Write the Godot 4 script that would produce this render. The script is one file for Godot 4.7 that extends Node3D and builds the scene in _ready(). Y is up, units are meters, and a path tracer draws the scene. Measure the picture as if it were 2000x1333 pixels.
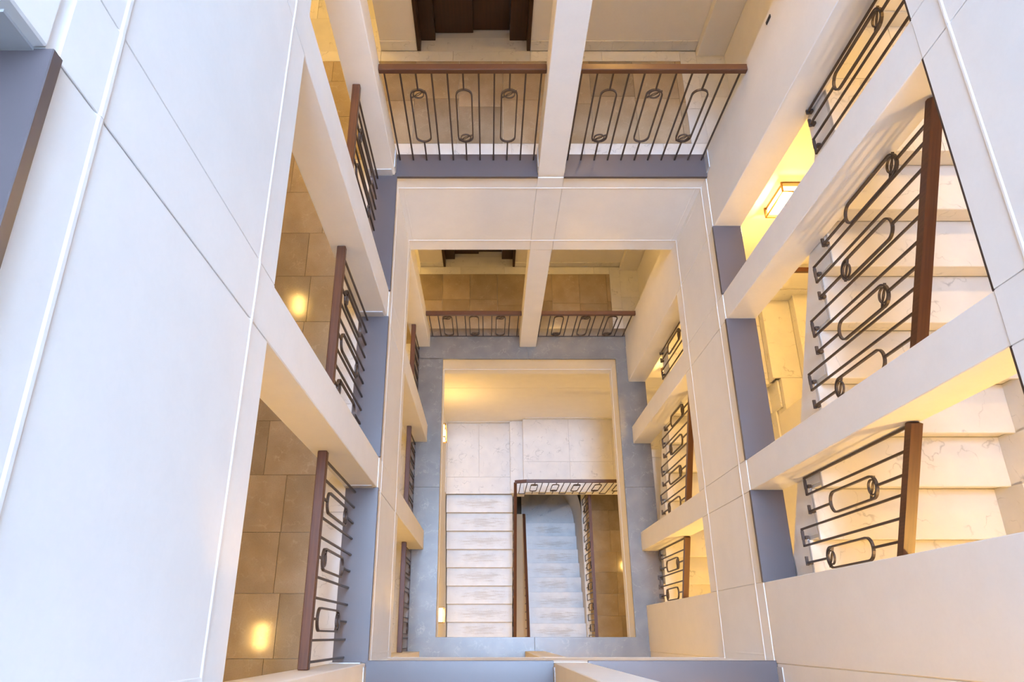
extends Node3D
# An open stairwell seen from the third-floor gallery, looking down and a little north.
# x = east, z = south, y = up; the first-floor galleries are at y = 0. hy(d) turns a depth below the lens into a height.

const EYE := 9.28
const XW := -0.79      # shaft faces
const XE := 1.855
const ZN := -3.61
const ZS := 0.16
const T := 0.22        # thickness of the shaft walls
const F2 := 4.20       # floor heights (first floor = 0)
const F3 := 8.235
const ROOF := 18.6     # underside of the skylight over the shaft
var M := {}
var cache := {}
var used := {}
var uv_lo := Vector2.ZERO     # plan rectangle that a mesh spreads its texture over
var uv_size := Vector2.ONE
var rng := RandomNumberGenerator.new()

func hy(d: float) -> float:
	return EYE - d

func _ready() -> void:
	rng.seed = 7
	# ---- camera, sky, large light, exposure
	var cam := Camera3D.new()
	cam.name = "camera"
	cam.projection = Camera3D.PROJECTION_FRUSTUM
	cam.near = 0.05
	cam.far = 60.0
	cam.size = 0.05 * 1333.0 / 1384.13
	cam.frustum_offset = Vector2(0.05 * 46.0 / 1384.13, 0.0)
	cam.position = Vector3(0, EYE, 0)
	cam.rotation.x = -(PI / 2.0 - 0.3951)
	add_child(cam)
	cam.current = true
	var env := Environment.new()
	env.background_mode = Environment.BG_SKY
	var sky := Sky.new()
	var sm := ProceduralSkyMaterial.new()
	sm.sky_top_color = Color(0.62, 0.74, 0.92)
	sm.sky_horizon_color = Color(0.85, 0.9, 0.96)
	sm.ground_bottom_color = Color(0.4, 0.4, 0.4)
	sm.ground_horizon_color = Color(0.8, 0.83, 0.87)
	sky.sky_material = sm
	env.sky = sky
	env.tonemap_mode = Environment.TONE_MAPPER_LINEAR
	env.tonemap_exposure = 1.2
	env.sdfgi_enabled = true
	env.ssao_enabled = true
	env.ssil_enabled = true
	var we := WorldEnvironment.new()
	we.name = "world"
	we.environment = env
	add_child(we)
	var top := AreaLight3D.new()
	top.name = "skylight_daylight"
	top.area_size = Vector2(2.5, 3.6)
	top.light_energy = 255.0
	top.light_color = Color(0.705, 0.835, 1.0)
	top.area_range = 30.0
	top.shadow_enabled = true
	top.position = Vector3((XW + XE) / 2, ROOF - 0.08, (ZN + ZS) / 2)
	top.rotation.x = -PI / 2
	add_child(top)
	make_materials()
	shaft_walls()
	galleries()
	stair_house()
	ground_floor()
	skylight()
	lifts()
	balustrades()
	stair_rail(F2, "second")
	stair_rail(0.0, "first")
	ground_rails()
	sconces()
	small_things()

# ------------------------------------------------------------------ helpers
func label(o: Node, text: String, cat: String, group := "", kind := "") -> void:
	o.set_meta("label", text)
	o.set_meta("category", cat)
	if group != "": o.set_meta("group", group)
	if kind != "": o.set_meta("kind", kind)

func thing(called: String, at: Vector3, text: String, cat: String, group := "", kind := "", turn := 0.0) -> Node3D:
	var o := Node3D.new()
	var n: int = used.get(called, 0)
	used[called] = n + 1
	o.name = called if n == 0 else "%s_%03d" % [called, n]
	o.position = at
	o.rotation.y = turn
	add_child(o, true)
	label(o, text, cat, group, kind)
	return o

func put(called: String, mesh: Mesh, mat: Material, parent: Node3D, at := Vector3.ZERO) -> MeshInstance3D:
	var o := MeshInstance3D.new()
	o.name = called
	o.mesh = mesh
	o.material_override = mat
	o.position = at
	parent.add_child(o, true)
	return o

# a box between two corners (world or parent space), edges chamfered by b
func bx(called: String, parent: Node3D, a: Vector3, b: Vector3, mat: Material, bevel := 0.0) -> MeshInstance3D:
	var lo := Vector3(minf(a.x, b.x), minf(a.y, b.y), minf(a.z, b.z))
	var hi := Vector3(maxf(a.x, b.x), maxf(a.y, b.y), maxf(a.z, b.z))
	var s := (hi - lo).snapped(Vector3.ONE * 0.0005)
	var base: Vector3 = parent.position if parent.get_parent() == self and parent.rotation == Vector3.ZERO else Vector3.ZERO
	return put(called, box_mesh(s, bevel), mat, parent, (lo + hi) / 2 - base)

func box_mesh(s: Vector3, bevel: float) -> Mesh:
	var key := "%s %s" % [s, bevel]
	if cache.has(key): return cache[key]
	var m: Mesh
	if bevel <= 0.0:
		var bm := BoxMesh.new()
		bm.size = s
		m = bm
	else:
		var st := SurfaceTool.new()
		st.begin(Mesh.PRIMITIVE_TRIANGLES)
		var h := s / 2
		uv_lo = Vector2(-h.x, -h.z)
		uv_size = Vector2(s.x, s.z)
		var q := minf(bevel, minf(h.x, minf(h.y, h.z)) * 0.9)
		for ax in 3:
			for sg in [-1.0, 1.0]:
				var n := Vector3.ZERO
				n[ax] = sg
				var u := (ax + 1) % 3
				var v := (ax + 2) % 3
				var p := []
				for c in [[-1, -1], [1, -1], [1, 1], [-1, 1]]:
					var w := Vector3.ZERO
					w[ax] = sg * h[ax]
					w[u] = c[0] * (h[u] - q)
					w[v] = c[1] * (h[v] - q)
					p.append(w)
				quad(st, p[0], p[1], p[2], p[3], n)
				for sg2 in [-1.0, 1.0]:      # edge between +-ax and +-u
					var n2 := Vector3.ZERO
					n2[ax] = sg
					n2[u] = sg2
					var e := []
					for c in [[0, -1], [0, 1], [1, 1], [1, -1]]:
						var w := Vector3.ZERO
						w[ax] = sg * (h[ax] - (q if c[0] == 1 else 0.0))
						w[u] = sg2 * (h[u] - (q if c[0] == 0 else 0.0))
						w[v] = c[1] * (h[v] - q)
						e.append(w)
					quad(st, e[0], e[1], e[2], e[3], n2.normalized())
		for x in [-1.0, 1.0]:
			for y in [-1.0, 1.0]:
				for z in [-1.0, 1.0]:
					tri(st, Vector3(x * h.x, y * (h.y - q), z * (h.z - q)), Vector3(x * (h.x - q), y * h.y, z * (h.z - q)), Vector3(x * (h.x - q), y * (h.y - q), z * h.z), Vector3(x, y, z).normalized())
		m = st.commit()
	cache[key] = m
	return m

func tri(st: SurfaceTool, a: Vector3, b: Vector3, c: Vector3, n: Vector3) -> void:
	if (b - a).cross(c - a).dot(n) > 0.0:
		var t := b
		b = c
		c = t
	for p in [a, b, c]:
		st.set_normal(n)
		st.set_uv(Vector2((p.x - uv_lo.x) / uv_size.x, (p.z - uv_lo.y) / uv_size.y))
		st.add_vertex(p)

func quad(st: SurfaceTool, a: Vector3, b: Vector3, c: Vector3, d: Vector3, n: Vector3) -> void:
	tri(st, a, b, c, n)
	tri(st, a, c, d, n)

# flat bar swept along a path that lies in the plane z = 0 of its parent; tw = width in the plane, td = depth
func sweep(st: SurfaceTool, path: Array, tw: float, td: float, closed := false) -> void:
	var n := path.size()
	var ring := []
	for i in n:
		var p: Vector3 = path[i]
		var a: Vector3 = path[(i - 1 + n) % n] if closed or i > 0 else p
		var b: Vector3 = path[(i + 1) % n] if closed or i < n - 1 else p
		var d := (b - a).normalized()
		var s := Vector3(-d.y, d.x, 0) * tw / 2
		var k := 1.0
		if (closed or (i > 0 and i < n - 1)):
			k = 1.0 / maxf(0.5, sqrt(maxf(0.0, (1.0 + (p - a).normalized().dot((b - p).normalized())) / 2)))
		var z := Vector3(0, 0, td / 2)
		ring.append([p + s * k + z, p - s * k + z, p - s * k - z, p + s * k - z, s.normalized()])
	for i in (n if closed else n - 1):
		var r: Array = ring[i]
		var q: Array = ring[(i + 1) % n]
		var s0: Vector3 = (r[4] + q[4]).normalized()
		quad(st, r[0], q[0], q[1], r[1], Vector3(0, 0, 1))
		quad(st, r[3], q[3], q[2], r[2], Vector3(0, 0, -1))
		quad(st, r[0], q[0], q[3], r[3], s0)
		quad(st, r[1], q[1], q[2], r[2], -s0)
	if not closed:
		for e in [0, n - 1]:
			var r: Array = ring[e]
			var d: Vector3 = (path[1] - path[0]) if e == 0 else (path[n - 2] - path[n - 1])
			quad(st, r[0], r[1], r[2], r[3], -d.normalized())

func start() -> SurfaceTool:
	var st := SurfaceTool.new()
	st.begin(Mesh.PRIMITIVE_TRIANGLES)
	return st

# polygon (x, y) in the parent's plane z = 0, pulled out along z from z0 to z1
func prism(pts: Array, z0: float, z1: float) -> Mesh:
	var st := start()
	var flat := PackedVector2Array()
	for p in pts: flat.append(p)
	var ix := Geometry2D.triangulate_polygon(flat)
	for i in range(0, ix.size(), 3):
		var a := flat[ix[i]]
		var b := flat[ix[i + 1]]
		var c := flat[ix[i + 2]]
		tri(st, Vector3(a.x, a.y, z1), Vector3(b.x, b.y, z1), Vector3(c.x, c.y, z1), Vector3(0, 0, signf(z1 - z0)))
		tri(st, Vector3(a.x, a.y, z0), Vector3(b.x, b.y, z0), Vector3(c.x, c.y, z0), Vector3(0, 0, -signf(z1 - z0)))
	var area := 0.0
	for i in flat.size():
		area += flat[i].cross(flat[(i + 1) % flat.size()])
	for i in flat.size():
		var a := flat[i]
		var b := flat[(i + 1) % flat.size()]
		var d := (b - a).normalized()
		var n := Vector3(d.y, -d.x, 0) * signf(area)
		quad(st, Vector3(a.x, a.y, z0), Vector3(b.x, b.y, z0), Vector3(b.x, b.y, z1), Vector3(a.x, a.y, z1), n)
	return st.commit()

# ------------------------------------------------------------------ materials
func noise(sd: int, f: float, oct := 4, warp := 0.0) -> FastNoiseLite:
	var n := FastNoiseLite.new()
	n.seed = sd
	n.noise_type = FastNoiseLite.TYPE_SIMPLEX_SMOOTH
	n.frequency = f
	n.fractal_octaves = oct
	if warp > 0.0:
		n.domain_warp_enabled = true
		n.domain_warp_amplitude = warp
		n.domain_warp_frequency = f * 1.6
		n.domain_warp_fractal_octaves = 3
	return n

func layer(n: FastNoiseLite, w: int) -> PackedByteArray:
	var im := n.get_seamless_image(w, w, false, false, 0.15, true)
	im.convert(Image.FORMAT_L8)
	return im.get_data()

# stone: cloudy ground with sharp veins, seamless
func stone(base: Color, cloud: Color, vein: Color, sd: int, vein_f: float, vein_amt: float, speck := 0.0, sharp := 14.0) -> ImageTexture:
	var w := 768
	var im := Image.create(w, w, false, Image.FORMAT_RGB8)
	var n1 := layer(noise(sd, 0.006, 4, 30.0), w)
	var n2 := layer(noise(sd + 3, vein_f, 4, 34.0), w)
	var n3 := layer(noise(sd + 9, 0.15, 2), w)
	var n4 := layer(noise(sd + 5, 0.008, 3), w)
	for y in w:
		for x in w:
			var i := y * w + x
			var c := base.lerp(cloud, n1[i] / 255.0)
			var v := 1.0 - absf(n2[i] / 255.0 - 0.5) * sharp
			if v > 0.0:
				c = c.lerp(vein, v * v * vein_amt * clampf((n4[i] / 255.0 - 0.35) * 2.4, 0, 1))
			c = c.lerp(cloud.darkened(0.3), clampf(n3[i] / 255.0 - 0.55, 0, 1) * speck)
			im.set_pixel(x, y, c)
	im.generate_mipmaps()
	return ImageTexture.create_from_image(im)

func mat(called: String, c: Color, rough: float, tex: Texture2D = null, scale := 1.0, off := Vector3.ZERO) -> StandardMaterial3D:
	var m := StandardMaterial3D.new()
	m.resource_name = called
	m.albedo_color = c
	m.roughness = rough
	if tex:
		m.albedo_texture = tex
		m.uv1_triplanar = true
		m.uv1_world_triplanar = true
		m.uv1_scale = Vector3.ONE * scale
		m.uv1_offset = off
	M[called] = m
	return m

func make_materials() -> void:
	var pt := Image.create(512, 512, false, Image.FORMAT_RGB8)
	var pn := layer(noise(3, 0.012, 4), 512)
	var ps := layer(noise(4, 0.09, 2), 512)
	for y in 512:
		for x in 512:
			var k := 0.975 + pn[y * 512 + x] / 255.0 * 0.018 + ps[y * 512 + x] / 255.0 * 0.007
			pt.set_pixel(x, y, Color(k, k, k))
	mat("plaster", Color(0.92, 0.91, 0.9), 0.75, ImageTexture.create_from_image(pt), 0.6)
	mat("ceiling", Color(0.9, 0.88, 0.84), 0.85)
	var wm := stone(Color(0.885, 0.88, 0.875), Color(0.835, 0.835, 0.84), Color(0.6, 0.605, 0.62), 21, 0.0038, 0.65, 0.0, 36.0)
	for i in 4:
		var g := 1.0 - 0.02 * i
		mat("marble%d" % i, Color(g, g, g), 0.3, wm, 0.9, Vector3(0.37 * i, 0.61 * i, 0.23 * i))
	for i in 3:
		mat("step%d" % i, Color(0.97, 0.96, 0.95), 0.4, wm, 0.7, Vector3(0.31 * i + 0.1, 0.17 * i, 0.43 * i))
	# foot-worn steps: grey-brown scuffs in streaks along the middle of each tread
	for v in 4:
		var wi := Image.create(512, 128, false, Image.FORMAT_RGB8)
		var wc := layer(noise(140 + v, 0.01, 4, 20.0), 512)
		var wk := noise(150 + v, 0.02, 4)
		var wg := noise(160 + v, 0.2, 2)
		for y in 128:
			for x in 512:
				var c := Color(0.885, 0.88, 0.875).lerp(Color(0.80, 0.80, 0.81), wc[y * 512 + x] / 255.0 * 0.7)
				var d := Vector2((x - 262.0 - 9.0 * v) / (175.0 + 12.0 * v), (y - 58.0 - 4.0 * v) / 36.0).length()
				var k := wk.get_noise_2d(x * 0.35, y * 3.0) * 0.9 + wg.get_noise_2d(x * 0.4, y) * 0.35
				var t := clampf((0.95 - d + k * 0.8) * 1.6, 0, 1)
				c = c.lerp(Color(0.70, 0.665, 0.625), t * (0.5 + k * 0.4))
				wi.set_pixel(x, y, c)
		var wm2 := mat("worn%d" % v, Color.WHITE, 0.42)
		wm2.albedo_texture = ImageTexture.create_from_image(wi)
	var bt := stone(Color(0.685, 0.625, 0.545), Color(0.61, 0.545, 0.455), Color(0.77, 0.72, 0.64), 51, 0.007, 0.55, 0.5, 24.0)
	for i in 5:
		var k: float = [1.0, 0.93, 1.03, 0.88, 0.97][i]
		mat("tile%d" % i, Color(k, k, k), 0.11, bt, 0.8, Vector3(0.43 * i, 0.29 * i, 0.57 * i))
	var gm := stone(Color(0.52, 0.505, 0.5), Color(0.44, 0.43, 0.43), Color(0.72, 0.71, 0.7), 77, 0.007, 0.5, 0.25, 24.0)
	for i in 2:
		mat("ledge%d" % i, Color(0.88, 0.82, 0.745), 0.32, gm, 0.7, Vector3(0.4 * i, 0.2 * i, 0.3 * i))
	mat("ledge_light", Color(0.86, 0.86, 0.87), 0.4, wm, 1.2, Vector3(0.2, 0.5, 0.1))
	mat("sill", Color(0.315, 0.28, 0.285), 0.38)
	var wt := Image.create(256, 256, false, Image.FORMAT_RGB8)
	var wn := noise(8, 0.03, 4)
	for y in 256:
		for x in 256:
			var fx := absf(x - 128.0) * 2
			var fy := absf(y - 128.0) * 2
			var k := 0.5 + wn.get_noise_2d(fx * 0.06, fy * 1.6) * 0.6
			wt.set_pixel(x, y, Color(0.265, 0.142, 0.08).lerp(Color(0.39, 0.23, 0.135), clampf(k, 0, 1)))
	var wood := ImageTexture.create_from_image(wt)
	mat("wood_x", Color.WHITE, 0.38, wood, 3.0)
	var wr := wt.duplicate()
	wr.rotate_90(CLOCKWISE)
	mat("wood_z", Color.WHITE, 0.38, ImageTexture.create_from_image(wr), 3.0)
	mat("door_wood", Color(0.62, 0.56, 0.52), 0.45, ImageTexture.create_from_image(wr), 1.5)
	mat("iron", Color(0.285, 0.24, 0.225), 0.45).metallic = 0.35
	mat("bronze", Color(0.55, 0.42, 0.25), 0.35).metallic = 0.8
	var g := mat("lamp_glass", Color(1.0, 0.95, 0.85), 0.4)
	g.emission_enabled = true
	g.emission = Color(1.0, 0.84, 0.58)
	g.emission_energy_multiplier = 4.0
	var s := mat("skylight_glass", Color(0.95, 0.97, 1.0), 0.4)
	s.emission_enabled = true
	s.emission = Color(0.88, 0.94, 1.0)
	s.emission_energy_multiplier = 1.5
	mat("coping", Color(0.72, 0.63, 0.5), 0.7)
	mat("metal_frame", Color(0.75, 0.75, 0.76), 0.5)
	mat("dark", Color(0.12, 0.11, 0.11), 0.5)

# ------------------------------------------------------------------ shaft walls
# box on a shaft wall: u along the wall, d0..d1 depth below the lens, in front of the face by p, behind it by t
func on_wall(side: String, called: String, parent: Node3D, u0: float, u1: float, d0: float, d1: float, p: float, t: float, m: Material, bevel := 0.0) -> void:
	var a: Vector3
	var b: Vector3
	match side:
		"west":
			a = Vector3(XW - t, hy(d0), u0)
			b = Vector3(XW + p, hy(d1), u1)
		"east":
			a = Vector3(XE - p, hy(d0), u0)
			b = Vector3(XE + t, hy(d1), u1)
		"north":
			a = Vector3(u0, hy(d0), ZN - t)
			b = Vector3(u1, hy(d1), ZN + p)
		_:
			a = Vector3(u0, hy(d0), ZS - p)
			b = Vector3(u1, hy(d1), ZS + t)
	bx(called, parent, a, b, m, bevel)

# horizontal moulding with long sloping flanks
func bead(side: String, parent: Node3D, u0: float, u1: float, d: float, p: float) -> void:
	var len := snappedf(u1 - u0, 0.001)
	var key := "bead %s %s" % [len, p]
	if not cache.has(key):
		var st := start()
		var prof := [Vector2(0.0, 0.024), Vector2(p, 0.005), Vector2(p, -0.005), Vector2(0.0, -0.024)]
		for i in 3:
			var a: Vector2 = prof[i]
			var b: Vector2 = prof[i + 1]
			var t := b - a
			quad(st, Vector3(-len / 2, a.y, a.x), Vector3(len / 2, a.y, a.x), Vector3(len / 2, b.y, b.x), Vector3(-len / 2, b.y, b.x), Vector3(0, t.x, -t.y).normalized())
		for e in [-1.0, 1.0]:
			quad(st, Vector3(e * len / 2, 0.024, 0), Vector3(e * len / 2, 0.005, p), Vector3(e * len / 2, -0.005, p), Vector3(e * len / 2, -0.024, 0), Vector3(e, 0, 0))
		cache[key] = st.commit()
	var m := (u0 + u1) / 2
	var at: Vector3 = {"west": Vector3(XW, hy(d), m), "east": Vector3(XE, hy(d), m), "north": Vector3(m, hy(d), ZN), "south": Vector3(m, hy(d), ZS)}[side]
	var o := put("moulding", cache[key], M.plaster, parent, at)
	o.rotation.y = {"west": PI / 2, "east": -PI / 2, "north": 0.0, "south": PI}[side]

func shaft_walls() -> void:
	var bays := {
		"west": [[ZN, -2.522], [-2.296, -1.188], [-0.969, ZS]],
		"east": [[-3.11, -2.495], [-2.276, -1.17], [-0.951, -0.335]],
		"north": [[XW, 0.42], [0.64, XE]],
		"south": [[XW, 0.42], [0.64, XE]],
	}
	var ends := {"west": [ZN, ZS], "east": [ZN, ZS], "north": [XW, XE], "south": [XW, XE]}
	# openings: [depth of sill, depth of lintel]
	var opens := [[8.86, 6.249], [5.0, 2.322], [0.965, -1.75]]
	for side in bays:
		var w := thing("wall_" + side, Vector3(0, 0, 0), "white panelled plaster wall on the %s side of the stairwell shaft with pier openings" % side, "wall", "", "structure")
		var bs: Array = bays[side]
		var e0: float = ends[side][0]
		var e1: float = ends[side][1]
		var long: bool = side in ["north", "south"]
		var c0 := e0 - (T if long else 0.0)
		var c1 := e1 + (T if long else 0.0)
		var piers := []
		var at := e0
		for b in bs:
			if b[0] - at > 0.01: piers.append([at, b[0]])
			at = b[1]
		if e1 - at > 0.01: piers.append([at, e1])
		for i in 3:
			var o: Array = opens[i]
			for p in piers:
				on_wall(side, "pier", w, p[0], p[1], o[0], o[1], 0.004, T, M.plaster, 0.004)
				if i > 0 and side != "east":
					# marble skirting round the foot of the pier inside the opening
					for u in [p[0], p[1]]:
						if u > e0 + 0.01 and u < e1 - 0.01:
							on_wall(side, "pier_skirting", w, u - 0.006, u + 0.006, o[0], o[0] - 0.085, -0.02, T - 0.002, M.ledge_light)
			if long:
				for c in [[c0, e0], [e1, c1]]:
					on_wall(side, "corner_pier", w, c[0], c[1], o[0], o[1], 0.0, T, M.plaster, 0.004)
					if i > 0:
						var sgn := 1.0 if c[0] == c0 else -1.0
						var face: float = c[1] if c[0] == c0 else c[0]
						on_wall(side, "pier_skirting", w, face, face + 0.006 * sgn, o[0], o[0] - 0.085, -0.02, T - 0.002, M.ledge_light)
						on_wall(side, "pier_skirting", w, c[0] + 0.002, c[1] - 0.02, o[0], o[0] - 0.085, 0.006, 0.0, M.ledge_light)
			# wall above the opening up to the sill of the next storey
			var lo: float = o[1]
			var hi: float = opens[i + 1][0] + 0.03 if i < 2 else EYE - ROOF - 0.06
			on_wall(side, "spandrel", w, c0, c1, lo, hi, 0.0, T, M.plaster)
			for p in piers:
				on_wall(side, "pier_strip", w, p[0], p[1], lo, hi, 0.006, 0.0, M.plaster, 0.0015)
			for b in bs:
				on_wall(side, "panel", w, b[0] + (0.004 if b[0] > e0 + 0.01 else 0.0), b[1] - (0.004 if b[1] < e1 - 0.01 else 0.0), lo, hi, 0.005, 0.0, M.plaster, 0.0015)
			for d in [lo - 0.18, hi + 0.155]:
				var segs := []
				for b in bs: segs.append([b[0], b[1], 0.0078])
				for p in piers: segs.append([p[0], p[1], 0.0092])
				for sg in segs:
					bead(side, w, sg[0], sg[1], d, sg[2])
			for u in [e0 + 0.05, e1 - 0.05]:
				on_wall(side, "moulding", w, u - 0.007, u + 0.007, lo - 0.18, hi + 0.155, 0.0075, 0.0, M.plaster, 0.002)
		# window-like sills of the second and third floor
		for i in [1, 2]:
			var d: float = opens[i][0]
			for b in bs:
				on_wall(side, "sill", w, b[0], b[1], d + 0.03, d, 0.016, T - 0.005, M.sill, 0.002)
			for p in piers:
				on_wall(side, "sill_bed", w, p[0], p[1], d + 0.03, d, 0.0, T, M.plaster)
		if side == "east":
			for b in bs:
				on_wall(side, "lintel_edge", w, b[0], b[1], 2.333, 2.322, 0.004, 0.012, M.iron)
		else:
			for b in bs:
				on_wall(side, "lintel_edge", w, b[0], b[1], 2.325, 2.322, 0.001, 0.012, M.iron)
				on_wall(side, "lintel_edge", w, b[0], b[1], 6.252, 6.249, 0.001, 0.012, M.iron)
	# the first-floor parapet with its marble top, round the well of the ground-floor stairs
	var r := thing("trim_1", Vector3.ZERO, "low parapet with polished grey marble top round the opening over the lower stairs", "ledge", "", "structure")
	var x0 := -0.621
	var x1 := 1.714
	var z0 := -3.446
	var z1 := 0.02
	var bot := hy(9.47)
	var cap := hy(8.86)
	for q in [[XW - T - 0.02, x0 , z0, z1], [x1, XE + T, z0, z1], [XW - T - 0.02, XE + T, ZN - T - 0.04, z0], [XW - T - 0.02, XE + T, z1, ZS + T + 0.04]]:
		bx("parapet_wall", r, Vector3(q[0], bot, q[2]), Vector3(q[1], cap - 0.03, q[3]), M.plaster)
	var n := 0
	for q in [[XW - T - 0.03, x0 + 0.012, z0 - 0.0, -1.72], [XW - T - 0.03, x0 + 0.012, -1.718, z1], [x1 - 0.012, XE + T, z0, -1.72], [x1 - 0.012, XE + T, -1.718, z1],
			[XW - T - 0.03, 0.53, ZN - T - 0.05, z0 + 0.012], [0.532, XE + T, ZN - T - 0.05, z0 + 0.012], [XW - T - 0.03, 0.53, z1 - 0.012, ZS + T + 0.05], [0.532, XE + T, z1 - 0.012, ZS + T + 0.05]]:
		bx("ledge_slab", r, Vector3(q[0], cap - 0.03, q[2]), Vector3(q[1], cap, q[3]), M["ledge%d" % (n % 2)], 0.0015)
		n += 1
	for d in [9.3]:
		bx("moulding", r, Vector3(x0, hy(d) - 0.01, z0), Vector3(x1, hy(d) + 0.01, z0 + 0.004), M.plaster, 0.002)
		bx("moulding", r, Vector3(x0, hy(d) - 0.01, z0), Vector3(x0 + 0.004, hy(d) + 0.01, z1), M.plaster, 0.002)
		bx("moulding", r, Vector3(x1 - 0.004, hy(d) - 0.01, z0), Vector3(x1, hy(d) + 0.01, z1), M.plaster, 0.004)

# ------------------------------------------------------------------ galleries
func tiled(parent: Node3D, y: float, x0: float, x1: float, z0: float, z1: float, rows_z: bool, pitch: float, first: float, lo: float, hi: float) -> void:
	var g := 0.0012
	if rows_z:       # courses run east-west, joints between courses at first + n * pitch
		var z := first
		while z > z0: z -= pitch
		while z < z1:
			var a := maxf(z, z0)
			var b := minf(z + pitch, z1)
			var x := x1
			x -= rng.randf_range(0.12, 0.5)
			var xs := [x1]
			while x > x0 + 0.1:
				xs.append(x)
				x -= rng.randf_range(lo, hi)
			xs.append(x0)
			if b - a > 0.02:
				for i in xs.size() - 1:
					bx("tile", parent, Vector3(xs[i + 1] + g, y - 0.02, a + g), Vector3(xs[i] - g, y, b - g), M["tile%d" % rng.randi_range(0, 4)], 0.0008)
			z += pitch
	else:
		var x := first
		while x > x0: x -= pitch
		while x < x1:
			var a := maxf(x, x0)
			var b := minf(x + pitch, x1)
			var mid := (z0 + z1) / 2 + rng.randf_range(-0.07, 0.07)
			if b - a > 0.02:
				for s in [[z0, mid], [mid, z1]]:
					bx("tile", parent, Vector3(a + g, y - 0.02, s[0] + g), Vector3(b - g, y, s[1] - g), M["tile%d" % rng.randi_range(0, 4)], 0.0008)
			x += pitch

func strip(parent: Node3D, y: float, x0: float, x1: float, z0: float, z1: float, piece: float) -> void:
	var along_x := x1 - x0 > z1 - z0
	var a := x0 if along_x else z0
	var e := x1 if along_x else z1
	while a < e - 0.01:
		var b := minf(a + piece * rng.randf_range(0.85, 1.15), e)
		if e - b < 0.15: b = e
		if along_x:
			bx("border_slab", parent, Vector3(a + 0.001, y - 0.02, z0), Vector3(b - 0.001, y, z1), M["marble%d" % rng.randi_range(0, 3)], 0.0008)
		else:
			bx("border_slab", parent, Vector3(x0, y - 0.02, a + 0.001), Vector3(x1, y, b - 0.001), M["marble%d" % rng.randi_range(0, 3)], 0.0008)
		a = b

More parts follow.
